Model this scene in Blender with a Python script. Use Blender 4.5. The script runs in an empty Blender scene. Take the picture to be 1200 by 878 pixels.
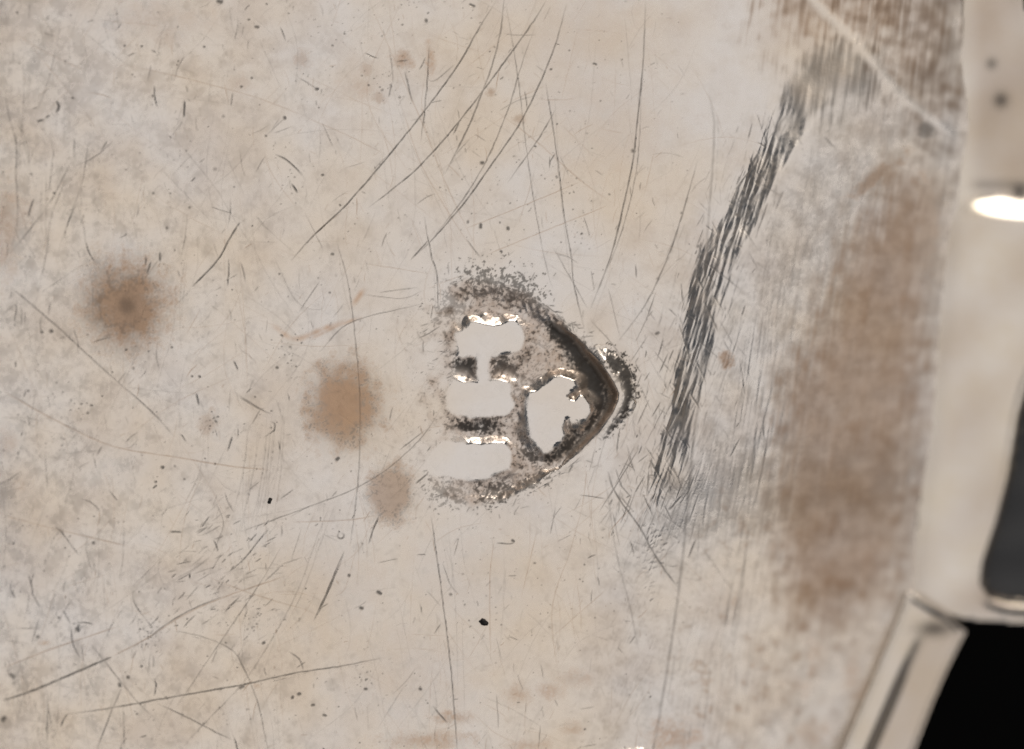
import bpy, math
import numpy as np

# ------------------------------------------------------------------ camera, world, lights
S = bpy.context.scene
S.unit_settings.scale_length = 0.002          # one unit is about 2 mm: the silver in view is some 24 mm wide
S.render.engine = 'CYCLES'
S.view_settings.view_transform = 'Standard'
S.view_settings.look = 'None'
S.view_settings.gamma = 1.0
S.view_settings.exposure = 0.0
COL = S.collection
CX, CY, D = 6.0, -4.39, 60.0

cd = bpy.data.cameras.new('camera')
cam = bpy.data.objects.new('camera', cd)
COL.objects.link(cam)
cam.location = (CX, CY, D)
cd.sensor_width = 36.0
cd.lens = 36.0 * D / 12.0
cd.clip_start, cd.clip_end = 1.0, 400.0
cd.dof.use_dof = True
cd.dof.focus_distance = D
cd.dof.aperture_fstop = 0.026
S.camera = cam

W = bpy.data.worlds.new('World')
S.world = W
W.use_nodes = True
W.node_tree.nodes['Background'].inputs[0].default_value = (0.046, 0.054, 0.066, 1)
W.node_tree.nodes['Background'].inputs[1].default_value = 1.0


def area(name, loc, target, sx, sy, radiance, color):
    l = bpy.data.lights.new(name, 'AREA')
    l.shape = 'RECTANGLE'
    l.size, l.size_y = sx, sy
    l.energy = radiance * sx * sy * math.pi
    l.color = color
    o = bpy.data.objects.new(name, l)
    COL.objects.link(o)
    o.location = loc
    v = [target[i] - loc[i] for i in range(3)]
    import mathutils
    o.rotation_euler = mathutils.Vector(v).to_track_quat('-Z', 'Y').to_euler()
    return o


# one large overhead softbox (above the camera) and one low warm lamp at the far side
area('softbox', (CX + 37.0, CY - 8.0, 75.0), (CX + 37.0, CY - 8.0, 0.0), 162.0, 126.0, 0.72, (1.0, 0.943, 0.893))
area('low_lamp', (CX + 12.0, CY + 44.0, 22.0), (CX, CY, 0.0), 42.0, 24.0, 5.0, (1.0, 0.93, 0.84))

# ------------------------------------------------------------------ raster helpers (1 cell = 1 hundredth of a unit)
rng = np.random.default_rng(11)
X0, Y0, NX, NY = -20, -20, 1240, 930
PX, PY = np.meshgrid(np.arange(X0, X0 + NX, dtype=np.float32), np.arange(Y0, Y0 + NY, dtype=np.float32))


def noise(scale_x, scale_y=None, angle=0.0, seed=0, shape=(NY, NX)):
    """smooth noise, zero mean, unit deviation; feature length along / across in cells, angle in degrees"""
    scale_y = scale_y or scale_x
    r = np.random.default_rng(seed + 100).standard_normal(shape).astype(np.float32)
    fy = np.fft.fftfreq(shape[0])[:, None]
    fx = np.fft.rfftfreq(shape[1])[None, :]
    c, s = math.cos(math.radians(angle)), math.sin(math.radians(angle))
    u, v = fx * c + fy * s, -fx * s + fy * c
    k = np.exp(-0.5 * ((u * scale_x * 2.2) ** 2 + (v * scale_y * 2.2) ** 2))
    n = np.fft.irfft2(np.fft.rfft2(r) * k, s=shape)
    return ((n - n.mean()) / (n.std() + 1e-9)).astype(np.float32)


def sstep(a, b, x):
    t = np.clip((x - a) / (b - a), 0, 1)
    return t * t * (3 - 2 * t)


def psdf(P, X, Y):
    """signed distance to a polygon, positive inside"""
    P = np.asarray(P, dtype=np.float32)
    d2 = np.full(X.shape, 1e12, np.float32)
    ins = np.zeros(X.shape, bool)
    n = len(P)
    for i in range(n):
        ax, ay = P[i]
        bx, by = P[(i + 1) % n]
        ex, ey = bx - ax, by - ay
        t = np.clip(((X - ax) * ex + (Y - ay) * ey) / (ex * ex + ey * ey + 1e-9), 0, 1)
        d2 = np.minimum(d2, (X - ax - t * ex) ** 2 + (Y - ay - t * ey) ** 2)
        if ay != by:
            ins ^= ((ay > Y) != (by > Y)) & (X < (bx - ax) * (Y - ay) / (by - ay) + ax)
    d = np.sqrt(d2)
    return np.where(ins, d, -d)


def spline(pts, step=0.5):
    p = np.asarray(pts, dtype=np.float64)
    if len(p) == 2:
        n = max(2, int(np.hypot(*(p[1] - p[0])) / step))
        t = np.linspace(0, 1, n)[:, None]
        return p[0] * (1 - t) + p[1] * t
    q = np.vstack([2 * p[0] - p[1], p, 2 * p[-1] - p[-2]])
    out = []
    for i in range(1, len(q) - 2):
        a, b, c, d = q[i - 1], q[i], q[i + 1], q[i + 2]
        n = max(2, int(np.hypot(*(c - b)) / step))
        t = np.linspace(0, 1, n, endpoint=False)[:, None]
        out.append(0.5 * (2 * b + (c - a) * t + (2 * a - 5 * b + 4 * c - d) * t ** 2 + (3 * b - a - 3 * c + d) * t ** 3))
    return np.vstack(out + [p[-1:]])


BUF = {}


def stroke(layer, pts, w=1.2, a=1.0, taper=0.25, wob=0.16, patchy=0.35, smooth=True):
    p = spline(pts) if smooth else spline(pts)
    n = len(p)
    s = np.linspace(0, 1, n)
    env = np.clip(np.minimum(s, 1 - s) / max(taper, 1e-3), 0, 1) ** 0.6
    m = max(3, n // 12)
    v = np.interp(np.linspace(0, m - 1, n), np.arange(m), rng.random(m))
    o = np.interp(np.linspace(0, m - 1, n), np.arange(m), rng.normal(0, 1, m)) * wob
    tang = np.gradient(p, axis=0)
    nrm = np.stack([-tang[:, 1], tang[:, 0]], 1) / (np.hypot(tang[:, 0], tang[:, 1])[:, None] + 1e-9)
    p = p + nrm * o[:, None]
    amp = a * env * (1 - patchy + patchy * 2 * v * 0.75)
    BUF.setdefault(layer, []).append(np.stack([p[:, 0], p[:, 1], np.full(n, max(.58, w * .53) if w < 2.6 else w * .68), amp], 1))


def speck(layer, x, y, r, a=1.0, el=1.0, ang=0.0):
    k = max(1, int(r * el * 2))
    t = np.linspace(-1, 1, k + 1) * r * (el - 1)
    q = np.stack([x + t * math.cos(ang), y + t * math.sin(ang)], 1)
    BUF.setdefault(layer, []).append(np.concatenate([q, np.full((k + 1, 1), r), np.full((k + 1, 1), a)], 1))


def stamp(layer):
    L = np.zeros((NY, NX), np.float32)
    if layer not in BUF:
        return L
    A = np.vstack(BUF[layer]).astype(np.float32)
    fl = L.reshape(-1)
    for lo, hi, R in ((0, 1.6, 3), (1.6, 3.2, 5), (3.2, 99, 10)):
        q = A[(A[:, 2] >= lo) & (A[:, 2] < hi)]
        if not len(q):
            continue
        ix, iy = np.rint(q[:, 0]).astype(int), np.rint(q[:, 1]).astype(int)
        for oy in range(-R, R + 1):
            for ox in range(-R, R + 1):
                jx, jy = ix + ox, iy + oy
                d = np.hypot(jx - q[:, 0], jy - q[:, 1])
                v = q[:, 3] * np.clip(1.15 - d / (q[:, 2] * 1.25), 0, 1)
                ok = (v > 0.01) & (jx >= X0) & (jx < X0 + NX) & (jy >= Y0) & (jy < Y0 + NY)
                if ok.any():
                    np.maximum.at(fl, (jy[ok] - Y0) * NX + jx[ok] - X0, v[ok])
    return np.clip(L, 0, 1.2)


# ------------------------------------------------------------------ the large shape of the plate
CREASE = np.array([(-60, 1010), (0, 1040), (60, 1000), (100, 966), (140, 936), (190, 908), (230, 886), (270, 866), (300, 850), (340, 836),
                   (380, 827), (430, 818), (480, 806), (530, 795), (590, 780), (640, 768), (720, 757), (800, 748), (880, 738), (960, 730)])
yl_ = np.arange(Y0 - 40, Y0 + NY + 40)
kr_ = np.hanning(83)[1:-1]
xc_ = np.convolve(np.interp(yl_, CREASE[:, 0], CREASE[:, 1]), kr_ / kr_.sum(), mode='valid')
CREASE = np.stack([yl_[40:-40], xc_], 1)
XC = np.interp(PY, CREASE[:, 0], CREASE[:, 1]).astype(np.float32)
st1 = noise(3.0, 26, 16, 1)
st2 = noise(1.6, 14, 22, 2)
n200, n60, n25, n8, n3, n1 = noise(90, seed=3), noise(32, seed=4), noise(12, seed=5), noise(4, seed=6), noise(1.6, seed=7), noise(0.8, seed=8)
stL = noise(5.0, 40, 18, 31)
DC = PX - XC + 0.3 * stL + 0.6 * st1 + 2 * n60             # distance right of the crease, ragged with the file strokes
x = PX / 100
H = -0.009 * np.clip(5.6 - x, 0, 9) ** 2
H += -0.006 * (PY / 100 - 4.4) ** 2 * 0.5
ks_ = np.hanning(303)[1:-1]
xs_ = np.convolve(np.pad(xc_, 150, mode='reflect', reflect_type='odd'), ks_ / ks_.sum(), mode='valid')
t = (PX - xs_[(PY - Y0).astype(int)]) / 100                 # the facet itself bends along a smoother line
soft = 0.10 + 0.55 * sstep(560, 700, PY)
bend = np.where(t / soft > 30, t, soft * np.log1p(np.exp(np.clip(t / soft, -40, 30))))
H += -0.33 * bend
band = (.22 + .78 * sstep(10, 230, PY)) * (1 - 0.999 * sstep(500, 640, PY))
wid = 28 + 34 * (1 - sstep(20, 185, PY)) - 6 * sstep(300, 500, PY)
rr = np.clip((DC + wid) / (wid * 1.45), -.3, 1.3)
ramp = .5 * (np.sqrt(rr ** 2 + .004) - np.sqrt((rr - 1) ** 2 + .004) + 1)   # straight slope with short round ends
ridge = (0.250 - 0.05 * sstep(280, 520, PY)) * band * ramp
H += ridge
H -= 0.20 * band * 0.3 * sstep(15, 190, DC)
near = np.exp(-((PX - XC + 10) / 52.0) ** 2) * (1 - 0.5 * sstep(560, 700, PY))
H += near * (0.0013 * st2 + 0.0013 * st1) * (1 - .6 * sstep(0, 40, PX - XC))
fac = sstep(10, 90, PX - XC)
fs = noise(3.0, 40, 8, 21)
H += fac * (0.0015 - .0009 * sstep(880, 960, PX)) * fs * .7
H += 0.003 * n60 + 0.0004 * n25

# ------------------------------------------------------------------ the stamped shield and its raised devices
SHIELD = [(550, 327), (584, 331), (618, 343), (648, 365), (682, 399), (704, 425), (719, 448), (725, 461), (724, 470), (717, 485), (704, 505), (682, 529),
          (655, 549), (633, 564), (610, 579), (584, 591), (550, 593), (513, 581), (492, 562), (484, 520), (484, 400), (496, 358), (516, 339)]
LETTER_H = [(551, 377), (564, 374), (579, 379), (588, 377), (605, 373), (613, 384), (615, 397), (609, 412), (600, 417), (575, 418), (574, 428), (574, 445),
            (596, 446), (602, 453), (602, 478), (592, 489), (560, 490), (535, 488), (522, 479), (521, 452), (524, 446), (531, 442), (546, 447), (558, 445),
            (559, 425), (556, 419), (534, 420), (532, 404), (534, 392), (543, 384)]
LETTER_I = [(520, 515), (541, 516), (565, 518), (592, 518), (600, 530), (596, 549), (574, 561), (546, 564), (505, 558), (495, 549), (500, 534), (511, 522)]
TREFOIL = [(618, 459), (626, 455), (634, 449), (645, 443), (657, 439), (668, 440), (676, 445), (678, 452), (674, 459), (666, 464), (673, 467), (680, 462), (688, 464), (694, 472), (694, 483),
           (688, 494), (679, 499), (670, 498), (664, 493), (661, 501), (663, 510), (658, 520), (648, 529), (637, 532), (627, 525), (618, 511), (615, 491), (615, 473)]
sl = np.s_[290 - Y0:630 - Y0, 440 - X0:790 - X0]
mx, my = PX[sl], PY[sl]
n6 = noise(5.0, seed=16)
rag = 0.7 * n6[sl] + 0.8 * n25[sl]
dS0 = psdf(SHIELD, mx, my)
dS = dS0 + rag * (1 - .7 * sstep(640, 700, mx))
depth = 0.032 + 0.052 * sstep(500, 560, mx) + 0.06 * sstep(630, 700, mx)
wallw = 30 - 17 * sstep(610, 670, mx) + 16 * (1 - sstep(490, 560, mx))
wallw = wallw - 15 * sstep(515, 545, my) * sstep(560, 590, mx) * sstep(680, 655, mx)
Hm = -depth * sstep(0.0, 1.0, dS / wallw)
Hm += np.where(dS > 6, 1, 0) * (0.0009 * n6[sl] + 0.00012 * n3[sl]) * sstep(4, 14, dS)
# burr pushed up outside the point of the shield
tipw = sstep(380, 436, my) * sstep(528, 472, my) * sstep(680, 712, mx)
out = -dS0
burr = np.clip(1 - (out - 5.5 - .6 * n6[sl]) / 16.0, 0, 1) * np.clip((out + 6) / 6, 0, 1)
Hm += 0.10 * tipw * burr
low = sstep(500, 540, my) * sstep(560, 640, mx)
Hm += 0.012 * low * np.exp(-((out - 2) / 5.0) ** 2)
floorH = Hm.copy()


TOPW = np.zeros_like(mx)


def device(P, hgt, wall, left_soft=0, soft=11):
    d0 = psdf(P, mx, my)
    gy_, gx_ = np.gradient(d0)
    top_ = np.clip(gy_, 0, 1) ** 1.5
    for _ in range(30):
        top_ = (top_ + np.roll(top_, 1, 0) + np.roll(top_, -1, 0) + np.roll(top_, 1, 1) + np.roll(top_, -1, 1)) / 5
    d = d0 + 0.10 * n6[sl] + (0.11 * soft) * n25[sl]
    wl = wall + soft * (1 - top_) + left_soft * (1 - sstep(500, 560, mx))
    TOPW[:] = np.maximum(TOPW, top_ * sstep(-1.0, -.6, d / wl))
    return d, sstep(-1.0, 0.5, d / wl) * hgt


dH, hH = device(LETTER_H, 1, 10)
dI, hI = device(LETTER_I, 1, 10, 14)
dT, hT = device(TREFOIL, 1, 8, soft=8)
top = -0.012 + 0.0035 * n60[sl] + .0008 * n25[sl]
for hh in (hH, hI, hT):
    Hm = Hm * (1 - hh) + hh * top
devtop = np.maximum(np.maximum(sstep(-1, 4, dH), sstep(-1, 4, dI)), sstep(-1, 4, dT))
H[sl] = H[sl] * 1.0 + Hm
DS = np.full((NY, NX), -999, np.float32); DS[sl] = dS
DEV = np.zeros((NY, NX), np.float32); DEV[sl] = devtop
inS = sstep(-4, 8, DS)
clean = 1 - 0.80 * DEV                                    # tops of the devices stay free of scratches

# ------------------------------------------------------------------ scratches: k dark and filled, b faint brown, g grey open
def K(w, a, *pts, **kw): stroke('k', pts, w, a, **kw)
def B(w, a, *pts, **kw): stroke('b', pts, w, a, **kw)
def G(w, a, *pts, **kw): stroke('g', pts, w, a, **kw)
def E(w, a, *pts, **kw): stroke('e', pts, w, a, **kw)     # bright open cuts


B(2.2, .45, (0, 24), (31, 48), (68, 68), (113, 88)); B(1.8, .45, (27, 44), (61, 85), (99, 133), (123, 171)); B(1.4, .5, (113, 22), (164, 27), (202, 31))
B(1.5, .55, (131, 73), (191, 85), (239, 97), (297, 113), (342, 130), (372, 142)); G(2.0, .55, (0, 99), (7, 137), (15, 167), (15, 205), (17, 256), (8, 294))
G(1.7, .6, (82, 186), (51, 243), (8, 296)); G(1.8, .65, (101, 164), (94, 212), (82, 246), (65, 297)); K(1.5, .95, (280, 260), (268, 280), (253, 306), (224, 336), taper=.1)
K(1.5, .95, (322, 181), (333, 186), (345, 196), (354, 206)); K(2.0, .9, (341, 215), (348, 226)); K(1.6, .9, (215, 117), (214, 137))
K(2.3, .95, (40, 141), (48, 139)); K(1.6, .9, (51, 137), (55, 134)); K(2.3, .9, (63, 131), (66, 124), (63, 117)); G(2.2, .9, (36, 232), (29, 254))
G(1.3, .45, (302, 44), (318, 79), (331, 109)); G(1.2, .4, (290, 14), (324, 44)); G(1.4, .5, (205, 164), (232, 196), (253, 222), (273, 256), (300, 297))
G(1.2, .4, (261, 176), (287, 232)); G(1.2, .4, (254, 157), (266, 172)); B(1.2, .6, (400, 249), (380, 264), (362, 280)); K(1.1, .5, (357, 249), (379, 294))
B(1.5, .4, (38, 3), (55, 31), (72, 55)); B(1.5, .5, (111, 20), (90, 51)); B(1.6, .6, (198, 34), (201, 65)); K(1.3, .6, (348, 90), (360, 97), (371, 104))
K(1.1, .5, (333, 138), (311, 159)); G(1.6, .5, (51, 195), (51, 297)); G(2.2, .6, (84, 159), (84, 186)); B(1.4, .5, (133, 75), (131, 101)); K(1.1, .5, (377, 143), (389, 171))
G(1.2, .5, (126, 145), (149, 145)); B(1.3, .45, (174, 0), (172, 38)); G(1.6, .5, (31, 0), (30, 24)); G(1.6, .5, (10, 48), (12, 75)); G(1.4, .5, (62, 160), (52, 240))
G(1.6, .5, (92, 200), (93, 248)); G(1.3, .4, (20, 150), (40, 228)); G(1.3, .4, (185, 195), (262, 276)); G(1.2, .45, (297, 255), (345, 297)); G(1.2, .45, (276, 283), (326, 284))
# the long arcs above the mark
K(1.35, .95, (582, 0), (558, 38), (536, 77), (497, 130), (452, 186), (406, 239), (370, 273), (340, 306), taper=.15)
K(1.3, .9, (640, 0), (630, 17), (603, 56), (569, 102), (534, 147), (493, 193), (463, 219), (432, 243), taper=.12)
K(1.5, .75, (591, -4), (586, 38), (577, 75), (563, 113), (548, 150), (521, 205), taper=.15); K(1.3, .9, (664, 4), (651, 51), (633, 96), (610, 143), (582, 184), (545, 236), (507, 280), (487, 299), taper=.15)
K(1.2, .75, (627, 31), (610, 79), (596, 126), (572, 184), (548, 225), (528, 253), (508, 277)); K(1.2, .75, (652, 126), (630, 164), (594, 215))
K(1.5, .95, (757, 0), (753, 80), (746, 150), (742, 186), (731, 239), (716, 299), (691, 364), taper=.25); K(1.1, .7, (752, 110), (747, 190), (736, 245), (722, 290), (705, 330))
K(1.1, .7, (592, 0), (606, 85), (613, 143), (623, 219), (637, 299), (648, 340)); K(1.2, .85, (639, 96), (651, 171), (661, 253), (669, 299), (672, 331), (685, 388), taper=.12)
G(1.2, .6, (650, 110), (655, 200), (664, 290), (670, 345)); K(1.2, .85, (497, 253), (505, 299), (512, 325), (514, 382)); G(1.1, .6, (508, 300), (510, 350), (512, 376))
B(1.2, .7, (432, 0), (463, 72), (497, 150), (521, 212), (562, 299)); B(1.2, .6, (470, 123), (493, 191), (528, 253), (558, 299)); K(1.5, .9, (474, 84), (477, 95), (480, 110), (483, 120))
K(1.2, .8, (503, 51), (499, 113), (493, 167)); B(1.3, .65, (581, 130), (630, 167), (681, 212), (719, 239)); B(1.1, .75, (545, 268), (596, 248), (681, 213), taper=.1)
B(1.1, .75, (569, 299), (640, 270), (712, 241), taper=.1); B(1.1, .6, (630, 116), (655, 117), (678, 115)); B(2.2, .45, (698, 150), (733, 157)); G(1.7, .5, (420, 44), (428, 73))
K(1.3, .9, (455, 114), (459, 97)); B(1.3, .55, (350, 133), (376, 145), (410, 160), (452, 181)); G(1.1, .4, (374, 145), (394, 178)); B(1.4, .4, (722, 68), (718, 171))
G(1.2, .55, (440, 249), (423, 287)); K(1.4, .7, (453, 273), (447, 289)); B(1.2, .5, (657, 145), (698, 186)); E(1.6, .9, (425, 160), (442, 163)); K(1.2, .6, (532, 76), (510, 94), (500, 93))
B(1.2, .5, (560, 37), (567, 32)); K(1.1, .6, (556, 157), (570, 166)); B(1.0, .5, (470, 0), (430, 110), (480, 205)); G(1.1, .5, (510, 120), (540, 200), (580, 262)); G(1, .5, (455, 90), (478, 160), (512, 236), (540, 290))
B(1.3, .5, (640, 100), (600, 118)); K(1.0, .55, (585, 130), (606, 118), (628, 112)); B(1.1, .5, (680, 20), (655, 130)); G(1.1, .45, (700, 30), (690, 140), (668, 215)); G(1.2, .5, (732, 20), (740, 110))
# left middle
G(2.0, .85, (5, 333), (63, 382), (120, 434), (171, 478), (203, 512), taper=.1); B(1.7, .8, (0, 458), (61, 492), (130, 523), (205, 536), (266, 546), (318, 551), taper=.08)
G(1.4, .6, (65, 533), (92, 530), (120, 529)); G(1.7, .6, (41, 345), (51, 297), (58, 250), (76, 205)); G(1.4, .5, (43, 345), (75, 348)); G(1.3, .4, (43, 344), (109, 300)); G(2, .7, (0, 366), (15, 358), (13, 378))
G(1.3, .45, (293, 283), (314, 324), (345, 372)); K(1.4, .6, (282, 307), (287, 330)); K(1.2, .5, (261, 330), (278, 321)); G(1.2, .4, (190, 430), (218, 471)); K(1.5, .75, (280, 464), (302, 478), (318, 486))
K(1.1, .6, (294, 498), (304, 481), (311, 478)); K(1.6, .9, (266, 529), (271, 512)); K(1.5, .85, (273, 423), (278, 434)); K(1.6, .8, (229, 461), (232, 475)); K(1.4, .9, (313, 509), (320, 505), (321, 497), (316, 494))
K(1.7, .9, (171, 321), (175, 307)); K(1.8, .9, (186, 306), (186, 295)); G(1.5, .5, (0, 488), (27, 495)); G(1.5, .55, (49, 526), (53, 577)); G(1.3, .4, (206, 324), (201, 389), (191, 424), (181, 458))
for k in range(12):
    xx = rng.uniform(283, 330)
    G(1.1, rng.uniform(.4, .7), (xx + 6, rng.uniform(470, 510)), (xx, rng.uniform(530, 560)), (xx - rng.uniform(4, 22), rng.uniform(575, 650)))
# around the three brown spots
K(1.2, .6, (393, 280), (407, 329), (415, 387), (421, 460), (421, 534), (417, 587), (410, 639), taper=.12); K(1.2, .62, (516, 481), (493, 514), (456, 548), (415, 573), (362, 594), (280, 624), taper=.15)
K(1.3, .85, (497, 505), (468, 528)); B(1.5, .75, (341, 612), (403, 610), (444, 604)); K(1.4, .9, (444, 604), (437, 620), (432, 638)); K(1.0, .65, (495, 356), (411, 378), (374, 413)); K(1.1, .6, (444, 343), (489, 337))
B(1.0, .55, (505, 321), (428, 309)); K(1.4, .7, (460, 477), (456, 493)); G(1.1, .6, (458, 526), (446, 555)); K(1.3, .85, (503, 280), (481, 305)); K(1.1, .8, (546, 280), (562, 302)); K(1.3, .9, (489, 397), (502, 391), (516, 382))
K(1.7, .95, (487, 567), (501, 555)); G(1.3, .6, (315, 620), (296, 639)); K(1.6, .7, (280, 466), (305, 481)); G(1.5, .6, (323, 468), (333, 499)); B(1.3, .7, (280, 548), (317, 551)); K(1.0, .35, (383, 347), (374, 363), (346, 352), (320, 300))
K(1.0, .6, (350, 365), (374, 330)); G(1.0, .5, (432, 400), (436, 370)); K(1.0, .5, (425, 345), (470, 350), (495, 341))
# bottom left
K(1.7, 1.0, (0, 823), (41, 809), (85, 790), (129, 771), taper=.04); B(1.7, .8, (129, 771), (171, 749), (212, 723), (260, 701), (335, 675), taper=.1); K(1.3, .75, (171, 749), (205, 725), (239, 708), (262, 699))
K(1.5, .9, (68, 840), (130, 831), (184, 821), (246, 810), (290, 802), (342, 790), (400, 781), (449, 771), taper=.2); E(1.5, 1.0, (288, 805.5), (342, 793.5), (400, 784.5), (447, 775), taper=.1)
K(1.1, .55, (202, 740), (236, 747), (270, 762), (284, 783), (301, 824), (314, 882), taper=.1); K(1.1, .5, (102, 754), (137, 797), (164, 829), (184, 846)); K(1.1, .65, (141, 807), (130, 831), (111, 880)); G(1.3, .6, (142, 829), (143, 880))
K(1.2, .7, (184, 826), (236, 851), (255, 861), (272, 868)); B(1.5, .8, (0, 785), (58, 762), (135, 736), taper=.1); B(1.7, .75, (0, 605), (68, 622), (150, 641), taper=.1); G(1.3, .7, (386, 592), (369, 636), (352, 684), (328, 732), (287, 797), (236, 851), (210, 880), taper=.1)
G(1.2, .6, (392, 592), (374, 640), (356, 690), (334, 735)); K(1.1, .7, (314, 619), (287, 653), (270, 669), (261, 673)); K(1.0, .45, (251, 588), (261, 612), (254, 636), (246, 653)); G(2.2, .8, (246, 653), (222, 670), (200, 682))
K(1.4, .9, (400, 657), (372, 720)); B(1.4, .75, (239, 675), (294, 696), (369, 718)); G(1.1, .4, (169, 604), (239, 583)); G(1.1, .45, (201, 622), (400, 588)); G(1.6, .7, (53, 814), (51, 876)); G(1.6, .6, (32, 694), (44, 715)); G(1.4, .6, (27, 725), (31, 696))
G(1.5, .6, (43, 724), (34, 755)); G(1.5, .6, (0, 752), (38, 757)); K(1.0, .5, (154, 691), (157, 710), (178, 738), taper=.05, patchy=.9); K(1.3, .8, (338, 764), (350, 773), (355, 786)); K(1.1, .7, (179, 797), (181, 805), (179, 817))
K(1.8, .9, (198, 624), (212, 624)); G(1.1, .5, (205, 638), (150, 691)); G(1.5, .5, (143, 612), (142, 657), (137, 679)); G(1.4, .45, (119, 670), (121, 725)); G(1.2, .5, (97, 640), (106, 677)); K(1.3, .7, (70, 715), (80, 732)); K(1.5, .8, (85, 743), (90, 733))
B(1.3, .6, (0, 663), (40, 660)); B(1.3, .6, (0, 638), (38, 642)); B(1.2, .5, (70, 690), (130, 672)); K(1.1, .6, (62, 618), (72, 628), (90, 652)); K(1.0, .5, (205, 830), (300, 690), (330, 640))
for k in range(170):                                     # the worn patch of short strokes
    cx_, cy_ = rng.normal(262, 42), rng.normal(680, 42)
    an = math.radians(rng.normal(-32, 18)); ln = rng.gamma(2, 5)
    (K if rng.random() < .55 else G)(rng.uniform(.8, 1.3), rng.uniform(.35, .85), (cx_, cy_), (cx_ + ln * math.cos(an), cy_ + ln * math.sin(an)))
# bottom middle
K(1.2, .85, (505, 604), (511, 648), (517, 691), (528, 783), (536, 882), taper=.12); G(1.1, .5, (524, 608), (534, 715), (536, 817)); G(1.1, .45, (541, 715), (545, 850)); K(1.1, .6, (519, 660), (527, 684), (538, 698))
B(1.3, .75, (580, 628), (574, 680), (575, 776)); B(1.2, .6, (630, 619), (610, 704)); B(1.3, .55, (686, 581), (668, 646), (647, 715), (655, 800)); G(1.9, .75, (709, 560), (722, 646), (739, 715), (750, 769)); K(1.7, .8, (712, 552), (721, 578), (750, 619), (770, 655), (795, 690), taper=.1)
K(1.4, .95, (403, 646), (384, 691), (367, 728)); B(1.1, .6, (418, 640), (404, 690), (387, 700)); G(1.3, .6, (476, 800), (442, 855)); K(1.6, .85, (507, 828), (524, 848)); E(2.0, .9, (577, 850), (551, 882), taper=.2); K(1.2, .6, (582, 814), (584, 855)); G(1.1, .5, (616, 716), (647, 747)); G(1.1, .5, (589, 732), (610, 752))
B(1.3, .5, (647, 747), (719, 684)); K(1.3, .75, (651, 595), (645, 626)); K(1.5, .85, (582, 637), (600, 637), (602, 632)); K(1.2, .8, (596, 675), (605, 675)); K(1.2, .6, (442, 660), (466, 655)); E(1.3, .9, (599, 738), (608, 741)); E(1.2, .8, (562, 788), (569, 787))
B(1.1, .5, (480, 744), (521, 745)); G(1.1, .5, (466, 700), (483, 783)); K(1.1, .7, (531, 640), (537, 632), (532, 652)); B(1.2, .5, (536, 683), (550, 680), (546, 700)); G(1.2, .4, (696, 600), (702, 690)); K(1.3, .5, (718, 600), (726, 640)); G(1.5, .5, (716, 662), (742, 690))
# right of the mark, the file strokes along the crease
G(2.6, .9, (831, 108), (837, 160), (828, 288), (824, 379), (817, 479), (813, 509), (802, 645), (789, 748), (767, 882), taper=.05); stroke('l', [(834, 112), (840, 160), (832, 288), (828, 379), (821, 479), (816, 509), (806, 645)], 2.6, .9, taper=.1)
K(1.6, .65, (818, 186), (806, 229), (789, 284), (771, 328), (753, 362), (724, 401)); G(1.7, .7, (831, 207), (818, 215), (809, 227)); stroke('l', [(892, 246), (862, 274), (833, 302)], 2.4, 1.0); stroke('l', [(836, 398), (796, 423)], 2.0, .9)
K(1.2, .7, (691, 375), (718, 404), (742, 440)); K(1.1, .6, (713, 338), (726, 394)); K(1.2, .7, (769, 342), (757, 375), (744, 402)); B(1.2, .5, (771, 160), (754, 232)); K(1.4, .7, (745, 310), (746, 326)); K(1.3, .6, (716, 333), (722, 334))
K(1.1, .7, (648, 290), (690, 364)); G(1.2, .5, (640, 560), (655, 640))
for k in range(430):
    yy = rng.uniform(120, 640)
    xc = float(np.interp(yy, CREASE[:, 0], CREASE[:, 1]))
    xx = xc + rng.normal(-16, 26 if yy < 380 else 34)
    if psdf(SHIELD, np.array([[xx]]), np.array([[yy]]))[0, 0] > -8: continue
    an = math.radians(rng.normal(112, 10) if rng.random() < .72 else rng.normal(60, 14)); ln = rng.gamma(2.5, 8)
    L = 'k' if rng.random() < .38 else ('g' if rng.random() < .6 else 'l')
    stroke(L, [(xx, yy), (xx + ln * math.cos(an), yy + ln * math.sin(an))], rng.uniform(.8, 1.7), rng.uniform(.4, .9))
for k in range(70):
    xx, yy = rng.normal(764, 7), rng.uniform(615, 720)
    E(rng.uniform(1.8, 2.5), rng.uniform(.5, 1), (xx, yy), (xx + rng.uniform(2, 7), yy + rng.uniform(-6, 3)))
for k in range(130):                                     # long soft strokes on the end facet
    yy = rng.uniform(60, 780); off = rng.uniform(20, 250); xx = float(np.interp(yy, CREASE[:, 0], CREASE[:, 1])) + off
    an = math.radians(rng.normal(100, 9)); ln = rng.gamma(3, 26)
    stroke('l' if rng.random() < .6 else 'g', [(xx, yy), (xx + ln * .5 * math.cos(an) + rng.normal(0, 2), yy + ln * .5 * math.sin(an)), (xx + ln * math.cos(an), yy + ln * math.sin(an))], rng.uniform(1.4, 2.8), rng.uniform(.3, .8) * (1 if off < 110 else .45))
stroke('w', [(938, -18), (965, 12), (1010, 58), (1060, 112), (1124, 158)], 9.0, 1.1, taper=.03, patchy=.1)
stroke('l', [(925, 55), (950, 90), (975, 130), (985, 160)], 2.2, .7)
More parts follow.
